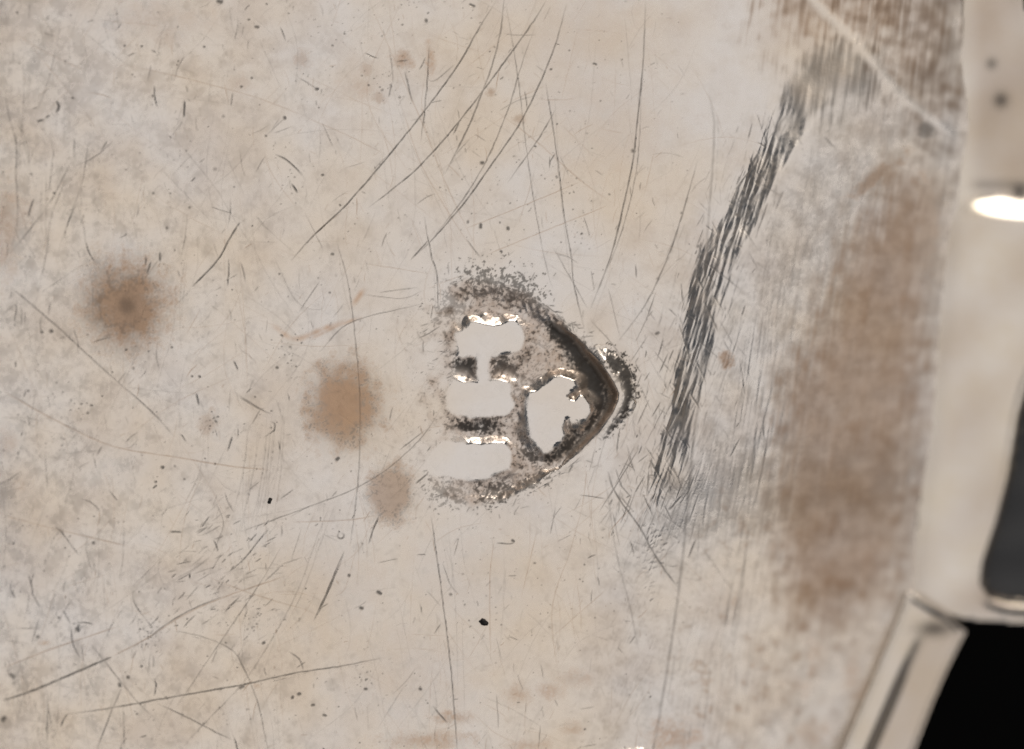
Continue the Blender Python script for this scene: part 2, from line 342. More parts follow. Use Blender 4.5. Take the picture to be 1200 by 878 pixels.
# everywhere: short hair scratches and pits
for k in range(2300):
    xx, yy = rng.uniform(-10, 800), rng.uniform(-10, 890)
    an = rng.choice([math.radians(rng.normal(-55, 22)), math.radians(rng.normal(82, 10)), rng.uniform(0, math.pi)]); ln = rng.gamma(1.25, 9)
    c = rng.normal(0, .035) * ln
    mid = (xx + ln * .5 * math.cos(an) - c * math.sin(an), yy + ln * .5 * math.sin(an) + c * math.cos(an))
    stroke(rng.choice(['k', 'b', 'g'], p=[.34, .33, .33]), [(xx, yy), mid, (xx + ln * math.cos(an), yy + ln * math.sin(an))], min(rng.lognormal(-.2, .3), 1.5), min(.95, rng.gamma(2.2, .17)))
for k in range(700):                                     # long, very faint hairs
    xx, yy = rng.uniform(-10, 800), rng.uniform(-10, 890)
    an = rng.choice([math.radians(rng.normal(-55, 14)), math.radians(rng.normal(84, 7)), math.radians(rng.normal(35, 25))]); ln = rng.uniform(40, 170)
    c = rng.normal(0, .06) * ln
    mid = (xx + ln * .5 * math.cos(an) - c * math.sin(an), yy + ln * .5 * math.sin(an) + c * math.cos(an))
    stroke(rng.choice(['b', 'g']), [(xx, yy), mid, (xx + ln * math.cos(an), yy + ln * math.sin(an))], rng.uniform(.75, 1.15), rng.uniform(.14, .50), taper=.4)
for k in range(110):                                     # a few bright open hairs
    xx, yy = rng.uniform(60, 780), rng.uniform(0, 880)
    an = rng.choice([math.radians(rng.normal(-20, 16)), math.radians(rng.normal(25, 16))]); ln = rng.uniform(8, 60)
    E(.9, rng.uniform(.2, .6), (xx, yy), (xx + ln * math.cos(an), yy + ln * math.sin(an)))
for k in range(1100):
    xx, yy = rng.uniform(-10, 810), rng.uniform(-10, 890)
    speck('k', xx, yy, min(rng.lognormal(-.65, .4), 1.5), rng.uniform(.2, .95), rng.choice([1, 1, 1.4]), rng.uniform(0, 3.1))
for (xx, yy, r, a, el) in [(256, 1, 2.4, 1, 1.6), (300, 31, 1.8, .95, 1.6), (238, 54, 1.5, .8, 1), (294, 91, 1.3, .9, 1), (282, 101, 1.4, .9, 1.2), (333, 138, 1.8, .9, 1.4), (311, 159, 1.4, .8, 1.2), (377, 205, 1.3, .95, 1), (371, 104, 1.6, 1, 1.2),
                           (565, 191, 2.2, 1, 1.3), (563, 265, 1.8, 1, 2.0), (595, 268, 1.8, 1, 1.4), (553, 6, 1.6, .95, 2.4), (587, 295, 1.6, 1, 1.2), (370, 104, 1.8, .95, 1), (378, 205, 1.4, .95, 1), (697, 75, 1.5, .9, 1.8), (742, 177, 2.6, .9, 1), (499, 24, 1.8, .9, 1.5),
                           (444, 695, 2.0, 1, 1.8), (423, 713, 1.9, 1, 1.4), (428, 808, 1.6, .95, 1.3), (492, 808, 1.6, .95, 1.3), (366, 827, 1.5, .9, 1.2), (380, 839, 1.5, .9, 1.8), (308, 754, 1.6, .95, 1.4), (350, 814, 2.0, .95, 1.3), (366, 827, 1.6, .9, 1.5), (342, 818, 1.4, .9, 1.6),
                           (189, 548, 2.0, .95, 1), (181, 565, 1.5, .8, 1), (215, 562, 1.3, .7, 1), (146, 410, 1.4, .85, 1), (200, 407, 1.4, .8, 1), (224, 441, 1.4, .8, 1), (324, 431, 1.8, .9, 1), (57, 388, 2.2, .85, 1), (46, 389, 1.9, .8, 1), (327, 321, 1.4, .8, 1), (386, 343, 1.3, .8, 1), (389, 298, 1.6, .8, 1.3),
                           (148, 795, 1.8, .9, 1.2), (138, 804, 1.8, .8, 1.6), (282, 806, 2.0, .8, 1.8), (164, 782, 1.6, .7, 1), (107, 637, 1.6, .9, 1), (66, 725, 1.6, .8, 1), (41, 748, 1.8, .8, 1), (88, 739, 2.0, .8, 1.6), (395, 538, 1.9, 1, 1.6), (601, 634, 1.7, 1, 1.4), (528, 697, 1.7, .7, 1.2),
                           (818, 289, 2.2, .7, 1), (863, 252, 2.6, .9, 1), (771, 327, 1.8, .7, 1), (799, 250, 1.8, .7, 1), (770, 391, 1.8, .8, 1.6), (178, 226, 1.5, .6, 1), (194, 267, 1.6, .7, 1), (221, 243, 1.6, .7, 1), (251, 198, 2.4, .45, 1), (261, 136, 2.0, .5, 1), (10, 794, 2.2, .6, 2), (0, 845, 2.6, .9, 1.5)]:
    speck('k', xx, yy, r, a, el, rng.uniform(0, 3.1))
for k in range(26):                                      # the little ring pit
    a_ = k / 26 * 2 * math.pi
    speck('k', 399 + 3.6 * math.cos(a_), 628 + 3.4 * math.sin(a_), 1.0, .5 + .35 * math.sin(a_))
for (cx_, cy_, n, sd) in [(174, 744, 50, 12), (84, 475, 24, 9), (66, 520, 18, 7), (296, 730, 40, 12), (423, 796, 26, 7), (620, 212, 30, 30), (676, 268, 40, 12), (345, 415, 60, 16), (455, 100, 40, 14), (670, 220, 20, 10), (540, 300, 30, 25), (370, 30, 50, 40), (480, 30, 40, 30), (245, 496, 26, 7), (600, 160, 40, 60), (640, 700, 40, 50)]:
    for k in range(n):
        speck('k', rng.normal(cx_, sd), rng.normal(cy_, sd), min(rng.lognormal(-.7, .4), 1.4), rng.uniform(.3, .95), rng.choice([1, 1, 1.5]), rng.uniform(0, 3.1))
# dirt crumbs and torn strokes inside and around the shield
for k in range(900):
    xx, yy = rng.uniform(488, 722), rng.uniform(318, 605)
    d_ = psdf(SHIELD, np.array([[xx]]), np.array([[yy]]))[0, 0]
    if d_ < -14: continue
    an = rng.normal(-.6, .7); ln = rng.gamma(1.5, 3.0)
    stroke('k', [(xx, yy), (xx + ln * math.cos(an), yy + ln * math.sin(an))], rng.uniform(.8, 1.6), rng.uniform(.3, .95))
for k in range(150):
    u = rng.uniform(0, 1); a_ = (560 + 120 * u, 327 + 62 * u ** 1.5 + rng.normal(0, 3))
    if k % 3: stroke('k', [a_, (a_[0] + rng.uniform(-3, 12), a_[1] + rng.uniform(-2, 14))], rng.uniform(.8, 1.5), rng.uniform(.4, 1))
    a_ = (540 + 110 * u, 592 - 42 * u ** 1.4 + rng.normal(-3, 4))
    if k % 3 == 0: stroke('k', [a_, (a_[0] + rng.uniform(-3, 7), a_[1] + rng.uniform(-6, 2))], rng.uniform(.8, 1.4), rng.uniform(.3, .9))
for k in range(34):                                      # torn bright lip at the lower right of the shield
    u = rng.uniform(0, 1); a_ = (588 + 84 * u, 593 - 46 * u ** 1.15 + rng.normal(0, 2.2)); ln = rng.uniform(4, 12)
    E(rng.uniform(1.3, 2.2), rng.uniform(.7, 1.1), a_, (a_[0] + ln, a_[1] - ln * rng.uniform(.3, .8)), taper=.4)
for k in range(90):                                      # hatching thrown off the point of the shield
    a_ = (rng.uniform(712, 790), rng.uniform(415, 600)); an = math.radians(rng.choice([rng.normal(62, 10), rng.normal(118, 8)])); ln = rng.gamma(2.5, 9)
    if psdf(SHIELD, np.array([[a_[0]]]), np.array([[a_[1]]]))[0, 0] > -8: continue
    stroke(rng.choice(['k', 'g', 'l']), [a_, (a_[0] + ln * math.cos(an), a_[1] + ln * math.sin(an))], rng.uniform(.8, 1.4), rng.uniform(.4, .9))

SK, SB, SG, SL, SE, SW = (stamp(q) for q in 'kbglew')
facet_soft = 1 - .5 * sstep(860, 980, PX)
H -= clean * (1 - .8 * inS) * (0.0075 * SK + 0.0022 * SB + 0.0048 * SG * facet_soft)
H -= 0.0065 * SE
H += .007 * SW + .0003 * n8 * sstep(870, 900, PX) * sstep(160, 90, PY) * (1 - sstep(960, 1000, PX))
H -= SL * .004 * (1 - sstep(900, 960, PX) * sstep(190, 150, PY))
EDGE = np.array([(-60, 1122), (0, 1122), (100, 1128), (150, 1132), (200, 1122), (300, 1116), (400, 1108), (520, 1096), (640, 1084), (690, 1080), (720, 1072),
                 (775, 1046), (835, 1020), (890, 995), (980, 950), (1200, 840)])     # where the plate meets frame and flange
H -= .018 * sstep(-30, 12, PX - np.interp(PY, EDGE[:, 0], EDGE[:, 1]))
H += .075 * np.exp(-(((PX - 748) / 24) ** 2 + ((PY - 892) / 15) ** 2)) * (1 + .1 * n8)

def soften(A):
    B_ = (2 * A + np.roll(A, 1, 1) + np.roll(A, -1, 1)) / 4
    return (2 * B_ + np.roll(B_, 1, 0) + np.roll(B_, -1, 0)) / 4


H = np.where(PX > 905, soften(soften(H)), H).astype(np.float32)       # the end facet is meshed at half the density

# ------------------------------------------------------------------ dirt, tarnish, stains and painted dark reflections (masks over the metal)
def blob(cx_, cy_, rx, ry, edge=.35, amp=.22, ang=0):
    c, s = math.cos(ang), math.sin(ang)
    u = ((PX - cx_) * c + (PY - cy_) * s) / rx; v = (-(PX - cx_) * s + (PY - cy_) * c) / ry
    r = np.sqrt(u * u + v * v) + amp * (.5 * n25 + .35 * n8 + .25 * n3)
    return 1 - sstep(1 - edge, 1 + edge, r)


GR = np.zeros((NY, NX), np.float32)                        # black-brown crust, also dark reflections painted in
TN = np.zeros((NY, NX), np.float32)                        # brown tarnish
OR = np.zeros((NY, NX), np.float32)                        # orange stain
GR = np.maximum(GR, clean * np.clip(SK * .82, 0, .92))
GR = np.maximum(GR, clean * SG * .30 * facet_soft)
TN = np.maximum(TN, clean * SB * .62)
# three round spots
s1 = blob(147, 357, 48, 50, .6); TN = np.maximum(TN, .82 * s1)
GR = np.maximum(GR, .35 * blob(147, 358, 9, 9, .6) + .34 * s1 * sstep(.3, 1.4, n8) * (1 - blob(147, 357, 26, 26, .6)))
s2 = blob(404, 475, 44, 48, .5); TN = np.maximum(TN, .66 * s2); OR = np.maximum(OR, .30 * blob(404, 472, 27, 28, .5))
GR = np.maximum(GR, .38 * (blob(404, 476, 54, 56, .35) - blob(404, 474, 30, 32, .4)).clip(0, 1) * sstep(.5, 1.6, n3 + .6 * n8))
s3 = blob(459, 578, 26, 31, .4); TN = np.maximum(TN, .56 * s3)
GR = np.maximum(GR, .34 * (blob(459, 580, 34, 39, .35) - blob(459, 578, 17, 20, .4)).clip(0, 1) * sstep(.5, 1.6, n3 + .6 * n8))
for (cx_, cy_, rx, ry, a, o) in [(471, 70, 8, 8, .4, .45), (504, 69, 4, 14, .3, .65), (422, 102, 16, 10, .15, .2), (444, 113, 6, 5, .35, 0), (353, 70, 9, 9, .35, 0), (430, 82, 6, 8, .3, .1), (576, 108, 4, 4, .5, 0), (609, 140, 5, 4, .4, 0), (245, 495, 9, 9, .35, 0),
                                 (5, 265, 14, 34, .30, .30), (25, 250, 8, 20, .15, .2), (531, 841, 16, 5, .3, .5), (500, 868, 34, 7, .3, .45), (606, 814, 13, 9, .2, .35), (644, 810, 11, 7, .2, .35), (674, 796, 16, 7, .2, .3), (672, 855, 9, 6, .2, .3), (620, 874, 16, 6, .2, .35),
                                 (790, 866, 22, 14, .25, .55), (955, 866, 12, 12, .25, .5), (960, 770, 10, 16, .15, .3), (936, 808, 12, 10, .1, .25), (1005, 790, 8, 22, .2, .3), (5, 520, 8, 12, .2, .2), (22, 570, 6, 5, .1, .3), (180, 20, 40, 14, .14, .1), (198, 40, 12, 10, .2, .1), (280, 96, 9, 8, .2, .05), (355, 71, 8, 8, .3, 0),
                                 (50, 755, 5, 2, .2, .5), (300, 805, 3, 2, .2, .4), (851, 424, 6, 7, .75, 0), (700, 40, 60, 40, .12, .05), (720, 150, 50, 40, .12, .05), (690, 110, 40, 30, .1, .05), (180, 530, 60, 20, .06, 0), (480, 790, 60, 40, .1, .05), (560, 680, 60, 40, .08, .02), (375, 690, 50, 40, .1, .03)]:
    q = blob(cx_, cy_, rx * 1.15, ry * 1.15, .85, .5); TN = np.maximum(TN, a * q); OR = np.maximum(OR, o * .62 * q * sstep(-1.6, .8, n8))
ob = {}
BUF.pop('o', None)
for pts, w in [([(318, 380), (345, 397), (378, 386), (408, 376)], 5), ([(413, 358), (420, 348), (427, 338)], 5), ([(362, 398), (395, 382), (425, 372)], 3.5)]:
    stroke('o', pts, w, .55, patchy=.6)
OR = np.maximum(OR, stamp('o') * .75)
# blotchy yellowing of the whole plate
TN = np.maximum(TN, .14 * sstep(-1.2, 3.0, n60 + 1.1 * n200 + .2 * n25 + .12 * n8) * (1 - .5 * sstep(250, 420, PX) * sstep(760, 600, PX)))
TN = np.maximum(TN, .13 * sstep(600, 50, PY + .35 * PX) * sstep(-1.2, 2.2, n25 * .6 + n8 * .25 + 1.3 * n60))
# shield floor
fl = inS * (1 - DEV)
lefty = sstep(485, 560, PX + 8 * n25)
TN = np.maximum(TN, fl * (.40 + .05 * n25 + .05 * n8).clip(0, 1) * lefty)
spk = sstep(.45, 1.3, .45 * n8 + .8 * n3)
GR = np.maximum(GR, fl * lefty * .75 * spk * (.5 + .5 * sstep(-.6, .9, n25)))
spk2 = sstep(1.2, 2.0, n3 + .5 * n8)
halo = sstep(-26, -2, DS) * (1 - inS) * sstep(735, 690, PX)
GR = np.maximum(GR, .16 * halo * spk2 * sstep(560, 520, PX + .3 * (PY - 455)))


def patch(P, a, rg=4, edge=7):
    d = psdf(P, mx, my) + rg * (.8 * n8[sl] + .7 * n3[sl])
    q = np.zeros((NY, NX), np.float32); q[sl] = sstep(-edge * .4, edge, d) * a
    q[sl] *= 1 - .85 * TOPW
    return q * (1 - .97 * DEV)


for P, a, rg in [([(530, 419), (560, 419), (560, 446), (528, 444)], .93, 3.5), ([(574, 417), (590, 416), (607, 424), (606, 450), (574, 447)], .82, 5), ([(528, 491), (586, 489), (586, 509), (530, 509)], .92, 4), ([(556, 322), (600, 326), (622, 340), (626, 356), (600, 350), (572, 338), (550, 340)], .62, 13),
                 ([(512, 352), (540, 340), (548, 366), (516, 376)], .35, 8), ([(640, 366), (662, 376), (690, 408), (708, 432), (716, 452), (717, 472), (706, 492), (684, 519), (660, 541), (640, 548), (634, 534), (654, 522), (660, 506), (680, 500), (692, 482), (690, 466), (676, 458), (674, 440), (664, 420), (640, 392)], .95, 3),
                 ([(614, 512), (632, 532), (642, 546), (622, 544), (606, 528)], .8, 6), ([(612, 455), (618, 470), (615, 505), (608, 500)], .35, 4), ([(556, 566), (592, 566), (594, 584), (560, 586)], .75, 7), ([(612, 562), (634, 556), (640, 562), (612, 576)], .6, 6), ([(505, 562), (540, 568), (548, 590), (514, 586)], .4, 9), ([(600, 440), (616, 440), (624, 456), (604, 458)], .4, 7)]:
    GR = np.maximum(GR, patch(P, a, rg))
CRES = [(703, 417), (715, 406), (730, 416), (744, 438), (746, 461), (739, 481), (723, 501), (709, 512), (712, 502), (725, 484), (731, 462), (724, 447), (713, 434)]
GR = np.maximum(GR, patch(CRES, .94, 3.4, 4))  # dark reflection on the burr's outer slope, put into the colour
# inner wall of the point: dull brown
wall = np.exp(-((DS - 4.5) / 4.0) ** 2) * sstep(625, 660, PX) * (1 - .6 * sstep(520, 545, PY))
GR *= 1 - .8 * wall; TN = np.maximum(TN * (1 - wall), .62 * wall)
GR *= 1 - .9 * np.exp(-((DS + 3.0) / 4.5) ** 2) * sstep(660, 700, PX) * sstep(430, 455, PY)
# end facet: broad brown tarnish with streaks
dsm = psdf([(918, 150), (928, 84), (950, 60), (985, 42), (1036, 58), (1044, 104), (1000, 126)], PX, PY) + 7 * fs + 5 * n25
GR = np.maximum(GR, .55 * sstep(-14, 22, dsm) * (.75 + .22 * fs).clip(0, 1))      # dark reflection painted in where the crease opens out
BR = [(1000, 285), (1050, 205), (1100, 225), (1092, 300), (1088, 480), (1076, 600), (1066, 655), (1040, 700), (985, 735), (935, 735), (918, 640), (906, 560), (925, 450), (965, 370)]
db = psdf(BR, PX, PY) + 10 + 4 * fs + 4 * n25 + 2 * st1
TN = np.maximum(TN, fac * .60 * sstep(-30, 46, db) * (.92 + .06 * n60 + .03 * n25 + .03 * fs))
GR = np.maximum(GR, fac * .07 * sstep(-24, 36, db))
OR = np.maximum(OR, fac * .10 * sstep(-30, 46, db))
OR = np.maximum(OR, fac * .16 * sstep(-6, 16, db) * sstep(.2, 2.2, n25 + .4 * fs))
UR = [(890, -60), (1140, -60), (1125, 165), (1085, 165), (1050, 105), (1030, 50), (985, 38), (935, 55), (905, 30)]
du = psdf(UR, PX, PY) + 8 * n25 + 6 * fs
ur = sstep(-42, 62, du)
TN = np.maximum(TN, ur * (.44 + .07 * n60 + .06 * n25 + .06 * fs).clip(0, 1)); OR = np.maximum(OR, ur * .16 * sstep(-1.5, 1.5, n25 + .6 * fs) * (1 - sstep(1020, 1090, PX))); GR = np.maximum(GR, ur * .46 * sstep(-2.4, 3.4, .7 * n25 + .5 * fs + 1.1 * sstep(1040, 1100, PX) * sstep(20, 100, PY)))
TN = np.maximum(TN, fac * .15 * sstep(-1.4, 2.4, n60 + .5 * n25 + .4 * fs)); OR = np.maximum(OR, fac * .20 * sstep(1.0, 2.2, n25 + .3 * n8) * sstep(380, 740, PY))
TN = np.maximum(TN, .6 * blob(1030, 205, 8, 34, .7, .4, .95)); TN = np.maximum(TN, .45 * blob(1090, 270, 14, 60, .7, .4))
GR = np.maximum(GR, .6 * blob(1088, 150, 10, 9, .7, .4))
bl = fac * 0
SLc = np.clip(SL, 0, 1)
for A_ in (TN, GR, OR):
    A_ *= (1 - .75 * SLc * sstep(700, 716, PX) * (1 - .75 * sstep(870, 920, PX))) * (1 - .95 * np.clip(SW, 0, 1))
TN *= 1 - .8 * DEV; GR *= 1 - .80 * DEV
GR, TN, OR = (np.where(PX > 905, soften(A_), A_) for A_ in (GR, TN, OR))
RF = .16 * np.exp(-((PX - XC + 10) / 60.0) ** 2) + np.clip(.10 * n25 * .5 + .05 * n8, -.1, .2) + .10 * fac - .14 * DEV
WEAR_SHADE = np.stack([np.clip(GR, 0, 1), np.clip(TN, 0, 1), np.clip(OR, 0, 1), np.clip(.25 + RF, 0, 1)], -1).astype(np.float32)

# ------------------------------------------------------------------ materials
def mat(name):
    m = bpy.data.materials.new(name); m.use_nodes = True
    nt = m.node_tree
    return m, nt, nt.nodes['Principled BSDF']


def N(nt, typ, **kw):
    n = nt.nodes.new(typ)
    for k_, v in kw.items(): setattr(n, k_, v)
    return n


def mixc(nt, fac_, a, b):
    n = N(nt, 'ShaderNodeMix', data_type='RGBA')
    for sock, v in ((n.inputs[0], fac_), (n.inputs[6], a), (n.inputs[7], b)):
        if hasattr(v, 'links'): nt.links.new(v, sock)
        else: sock.default_value = v
    return n.outputs[2]


def math_(nt, op, a, b=None, c=None):
    n = N(nt, 'ShaderNodeMath', operation=op)
    for i, v in enumerate((a, b, c)):
        if v is None: continue
        if hasattr(v, 'links'): nt.links.new(v, n.inputs[i])
        else: n.inputs[i].default_value = v
    return n.outputs[0]


def silver_material():
    m, nt, bs = mat('worn_silver')
    at = N(nt, 'ShaderNodeAttribute', attribute_name='wear_shade')
    sp = N(nt, 'ShaderNodeSeparateColor'); nt.links.new(at.outputs['Color'], sp.inputs[0])
    tc = N(nt, 'ShaderNodeTexCoord')
    big = N(nt, 'ShaderNodeTexNoise'); big.inputs['Scale'].default_value = .55; big.inputs['Detail'].default_value = 3; big.inputs['Roughness'].default_value = .62
    nt.links.new(tc.outputs['Object'], big.inputs['Vector'])
    rp = N(nt, 'ShaderNodeMapRange'); rp.inputs[1].default_value = .36; rp.inputs[2].default_value = .66
    nt.links.new(big.outputs[0], rp.inputs[0])
    base = mixc(nt, rp.outputs[0], (.80, .76, .725, 1), (.80, .70, .585, 1))
    fine = N(nt, 'ShaderNodeTexNoise'); fine.inputs['Scale'].default_value = 9; fine.inputs['Detail'].default_value = 5
    nt.links.new(tc.outputs['Object'], fine.inputs['Vector'])
    f2 = N(nt, 'ShaderNodeMapRange'); f2.inputs[1].default_value = .3; f2.inputs[2].default_value = .75; f2.inputs[3].default_value = 0; f2.inputs[4].default_value = .15
    nt.links.new(fine.outputs[0], f2.inputs[0])
    base = mixc(nt, f2.outputs[0], base, (.66, .58, .50, 1))
    c = mixc(nt, sp.outputs[1], base, (.375, .215, .112, 1))
    c = mixc(nt, sp.outputs[2], c, (.50, .25, .095, 1))
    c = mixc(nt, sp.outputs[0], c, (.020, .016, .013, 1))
    nt.links.new(c, bs.inputs['Base Color'])
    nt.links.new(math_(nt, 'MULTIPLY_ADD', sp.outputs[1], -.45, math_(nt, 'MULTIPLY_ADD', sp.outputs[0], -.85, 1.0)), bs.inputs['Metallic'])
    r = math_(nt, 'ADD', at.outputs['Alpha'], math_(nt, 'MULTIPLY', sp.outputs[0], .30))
    r = math_(nt, 'ADD', r, math_(nt, 'MULTIPLY', sp.outputs[1], .14))
    nt.links.new(r, bs.inputs['Roughness'])
    bn = N(nt, 'ShaderNodeTexNoise'); bn.inputs['Scale'].default_value = 38; bn.inputs['Detail'].default_value = 4
    nt.links.new(tc.outputs['Object'], bn.inputs['Vector'])
    bp = N(nt, 'ShaderNodeBump'); bp.inputs['Strength'].default_value = .10; bp.inputs['Distance'].default_value = .02
    nt.links.new(bn.outputs[0], bp.inputs['Height']); nt.links.new(bp.outputs[0], bs.inputs['Normal'])
    return m


def frame_material():
    m, nt, bs = mat('frame_silver')
    tc = N(nt, 'ShaderNodeTexCoord')
    n1_ = N(nt, 'ShaderNodeTexNoise'); n1_.inputs['Scale'].default_value = 1.6; n1_.inputs['Detail'].default_value = 5
    nt.links.new(tc.outputs['Object'], n1_.inputs['Vector'])
    rp = N(nt, 'ShaderNodeMapRange'); rp.inputs[1].default_value = .35; rp.inputs[2].default_value = .7; nt.links.new(n1_.outputs[0], rp.inputs[0])
    at = N(nt, 'ShaderNodeAttribute', attribute_name='wear_shade')
    sp = N(nt, 'ShaderNodeSeparateColor'); nt.links.new(at.outputs['Color'], sp.inputs[0])
    c = mixc(nt, rp.outputs[0], (.81, .755, .69, 1), (.76, .68, .57, 1))
    c = mixc(nt, sp.outputs[1], c, (.30, .19, .11, 1))
    c = mixc(nt, sp.outputs[0], c, (.03, .026, .024, 1))
    nt.links.new(c, bs.inputs['Base Color'])
    nt.links.new(math_(nt, 'MULTIPLY_ADD', sp.outputs[0], -.7, 1.0), bs.inputs['Metallic'])
    bs.inputs['Roughness'].default_value = .27
    return m


def plain(name, col, rough, scale=6.0, var=.4, metallic=0.0):
    m, nt, bs = mat(name)
    tc = N(nt, 'ShaderNodeTexCoord'); n_ = N(nt, 'ShaderNodeTexNoise'); n_.inputs['Scale'].default_value = scale; n_.inputs['Detail'].default_value = 4
    nt.links.new(tc.outputs['Object'], n_.inputs['Vector'])
    c = mixc(nt, n_.outputs[0], tuple(v * (1 - var) for v in col) + (1,), tuple(v * (1 + var) for v in col) + (1,))
    nt.links.new(c, bs.inputs['Base Color'])
    bs.inputs['Roughness'].default_value = rough; bs.inputs['Metallic'].default_value = metallic
    return m


M_SILVER, M_FRAME = silver_material(), frame_material()
M_SLOT = plain('slot_lining_dark', (.022, .023, .026), .55, 3, .25)
M_BLACK = plain('black_cloth', (.0022, .0022, .0022), .95, 20, .3)
M_BLACK.node_tree.nodes['Principled BSDF'].inputs['Specular IOR Level'].default_value = .05
M_DUST = plain('dust_black', (.012, .010, .009), .8, 30, .4)

# ------------------------------------------------------------------ mesh builders
BASE = (CX, CY, -2.6)


def link(name, me, parent=None, material=None):
    o = bpy.data.objects.new(name, me)
    COL.objects.link(o)
    if material: me.materials.append(material)
    if parent: o.parent = parent
    return o


def quad_mesh(name, V, F, wear_shade=None, normals=None):
    me = bpy.data.meshes.new(name)
    me.vertices.add(len(V)); me.vertices.foreach_set('co', np.ascontiguousarray(V, np.float32).ravel())
    nf = len(F)
    me.loops.add(nf * 4); me.loops.foreach_set('vertex_index', np.ascontiguousarray(F, np.int32).ravel())
    me.polygons.add(nf)
    me.polygons.foreach_set('loop_start', np.arange(0, nf * 4, 4, dtype=np.int32))
    me.update(calc_edges=True)
    me.polygons.foreach_set('use_smooth', np.ones(nf, bool))
    if wear_shade is not None:
        a = me.attributes.new('wear_shade', 'FLOAT_COLOR', 'POINT'); a.data.foreach_set('color', np.ascontiguousarray(wear_shade, np.float32).ravel())
    if normals is not None:
        me.normals_split_custom_set_from_vertices(normals)
    me.validate()
    return me


def sub_mesh(name, V, F, wear_shade, normals):
    ids, inv = np.unique(F.ravel(), return_inverse=True)
    return quad_mesh(name, V[ids], inv.reshape(-1, 4), wear_shade[ids], normals[ids] if normals is not None else None)


# ------------------------------------------------------------------ the silver piece: plate, facet, shield stamp, letters
thing = bpy.data.objects.new('silver_mount', None)
COL.objects.link(thing)
thing.location = BASE
thing['label'] = 'scratched tarnished silver mount with shield stamp, brown spots and stepped frame at its end'
thing['category'] = 'silverware'

gx = np.concatenate([np.linspace(-330, -20, 20), np.arange(-15, 921), np.arange(922, 1172, 2)]).astype(np.float32)
gy = np.concatenate([np.linspace(-260, -20, 16), np.arange(-15, 894), np.linspace(900, 1130, 16)]).astype(np.float32)
ixc = np.clip(np.rint(gx) - X0, 0, NX - 1).astype(int); iyc = np.clip(np.rint(gy) - Y0, 0, NY - 1).astype(int)
Z = H[np.ix_(iyc, ixc)].copy()
GX, GY = np.meshgrid(gx, gy)
# outside the detailed raster the plate simply carries on its curve
Z += np.where(GX < -20, -.009 * ((5.6 - GX / 100) ** 2 - 5.8 ** 2), 0)
Z[:, 0] -= 1.2; Z[0, :] -= 1.2; Z[-1, :] -= 1.2
WG = WEAR_SHADE[np.ix_(iyc, ixc)].reshape(-1, 4)
V = np.stack([GX / 100 - BASE[0], -GY / 100 - BASE[1], Z - BASE[2]], -1)
dzx = np.gradient(Z, gx / 100, axis=1); dzy = np.gradient(Z, -gy / 100, axis=0)
NRM = np.stack([-dzx, -dzy, np.ones_like(Z)], -1); NRM /= np.linalg.norm(NRM, axis=-1, keepdims=True)
V = V.reshape(-1, 3); NRM = NRM.reshape(-1, 3)
ny, nx = Z.shape
I = np.arange(ny * nx).reshape(ny, nx)
F = np.stack([I[1:, :-1], I[1:, 1:], I[:-1, 1:], I[:-1, :-1]], -1).reshape(-1, 4)
fx = ((GX[1:, :-1] + GX[1:, 1:]) / 2).ravel(); fy = ((GY[1:, :-1] + GY[:-1, :-1]) / 2).ravel()
keep = fx < np.interp(fy, EDGE[:, 0], EDGE[:, 1]) + 8
cell = np.zeros(len(F), np.int8)
cell[fx > np.interp(fy, CREASE[:, 0], CREASE[:, 1]) + 6] = 1


def at_face(A):
    xi = np.clip(np.floor(fx).astype(int) - X0, 0, NX - 1); yi = np.clip(np.floor(fy).astype(int) - Y0, 0, NY - 1)
    return A[yi, xi]


for k_, A_ in ((2, dS + 1), (3, dH + 6), (4, dI + 6), (5, dT + 7)):
    full = np.full((NY, NX), -999, np.float32); full[sl] = A_
    cell[at_face(full) > 0] = k_
names = ['plate', 'end_facet', 'shield_stamp', 'raised_letter', 'raised_letter', 'trefoil_device']
obs = []
for k_, nm in enumerate(names):
    me = sub_mesh(nm, V, F[keep & (cell == k_)], WG, NRM)
    obs.append(link(nm, me, thing if k_ < 3 else obs[2], M_SILVER))
obs[3]['label'] = 'raised block letter H lying on its side'
obs[4]['label'] = 'raised block letter I lying on its side'

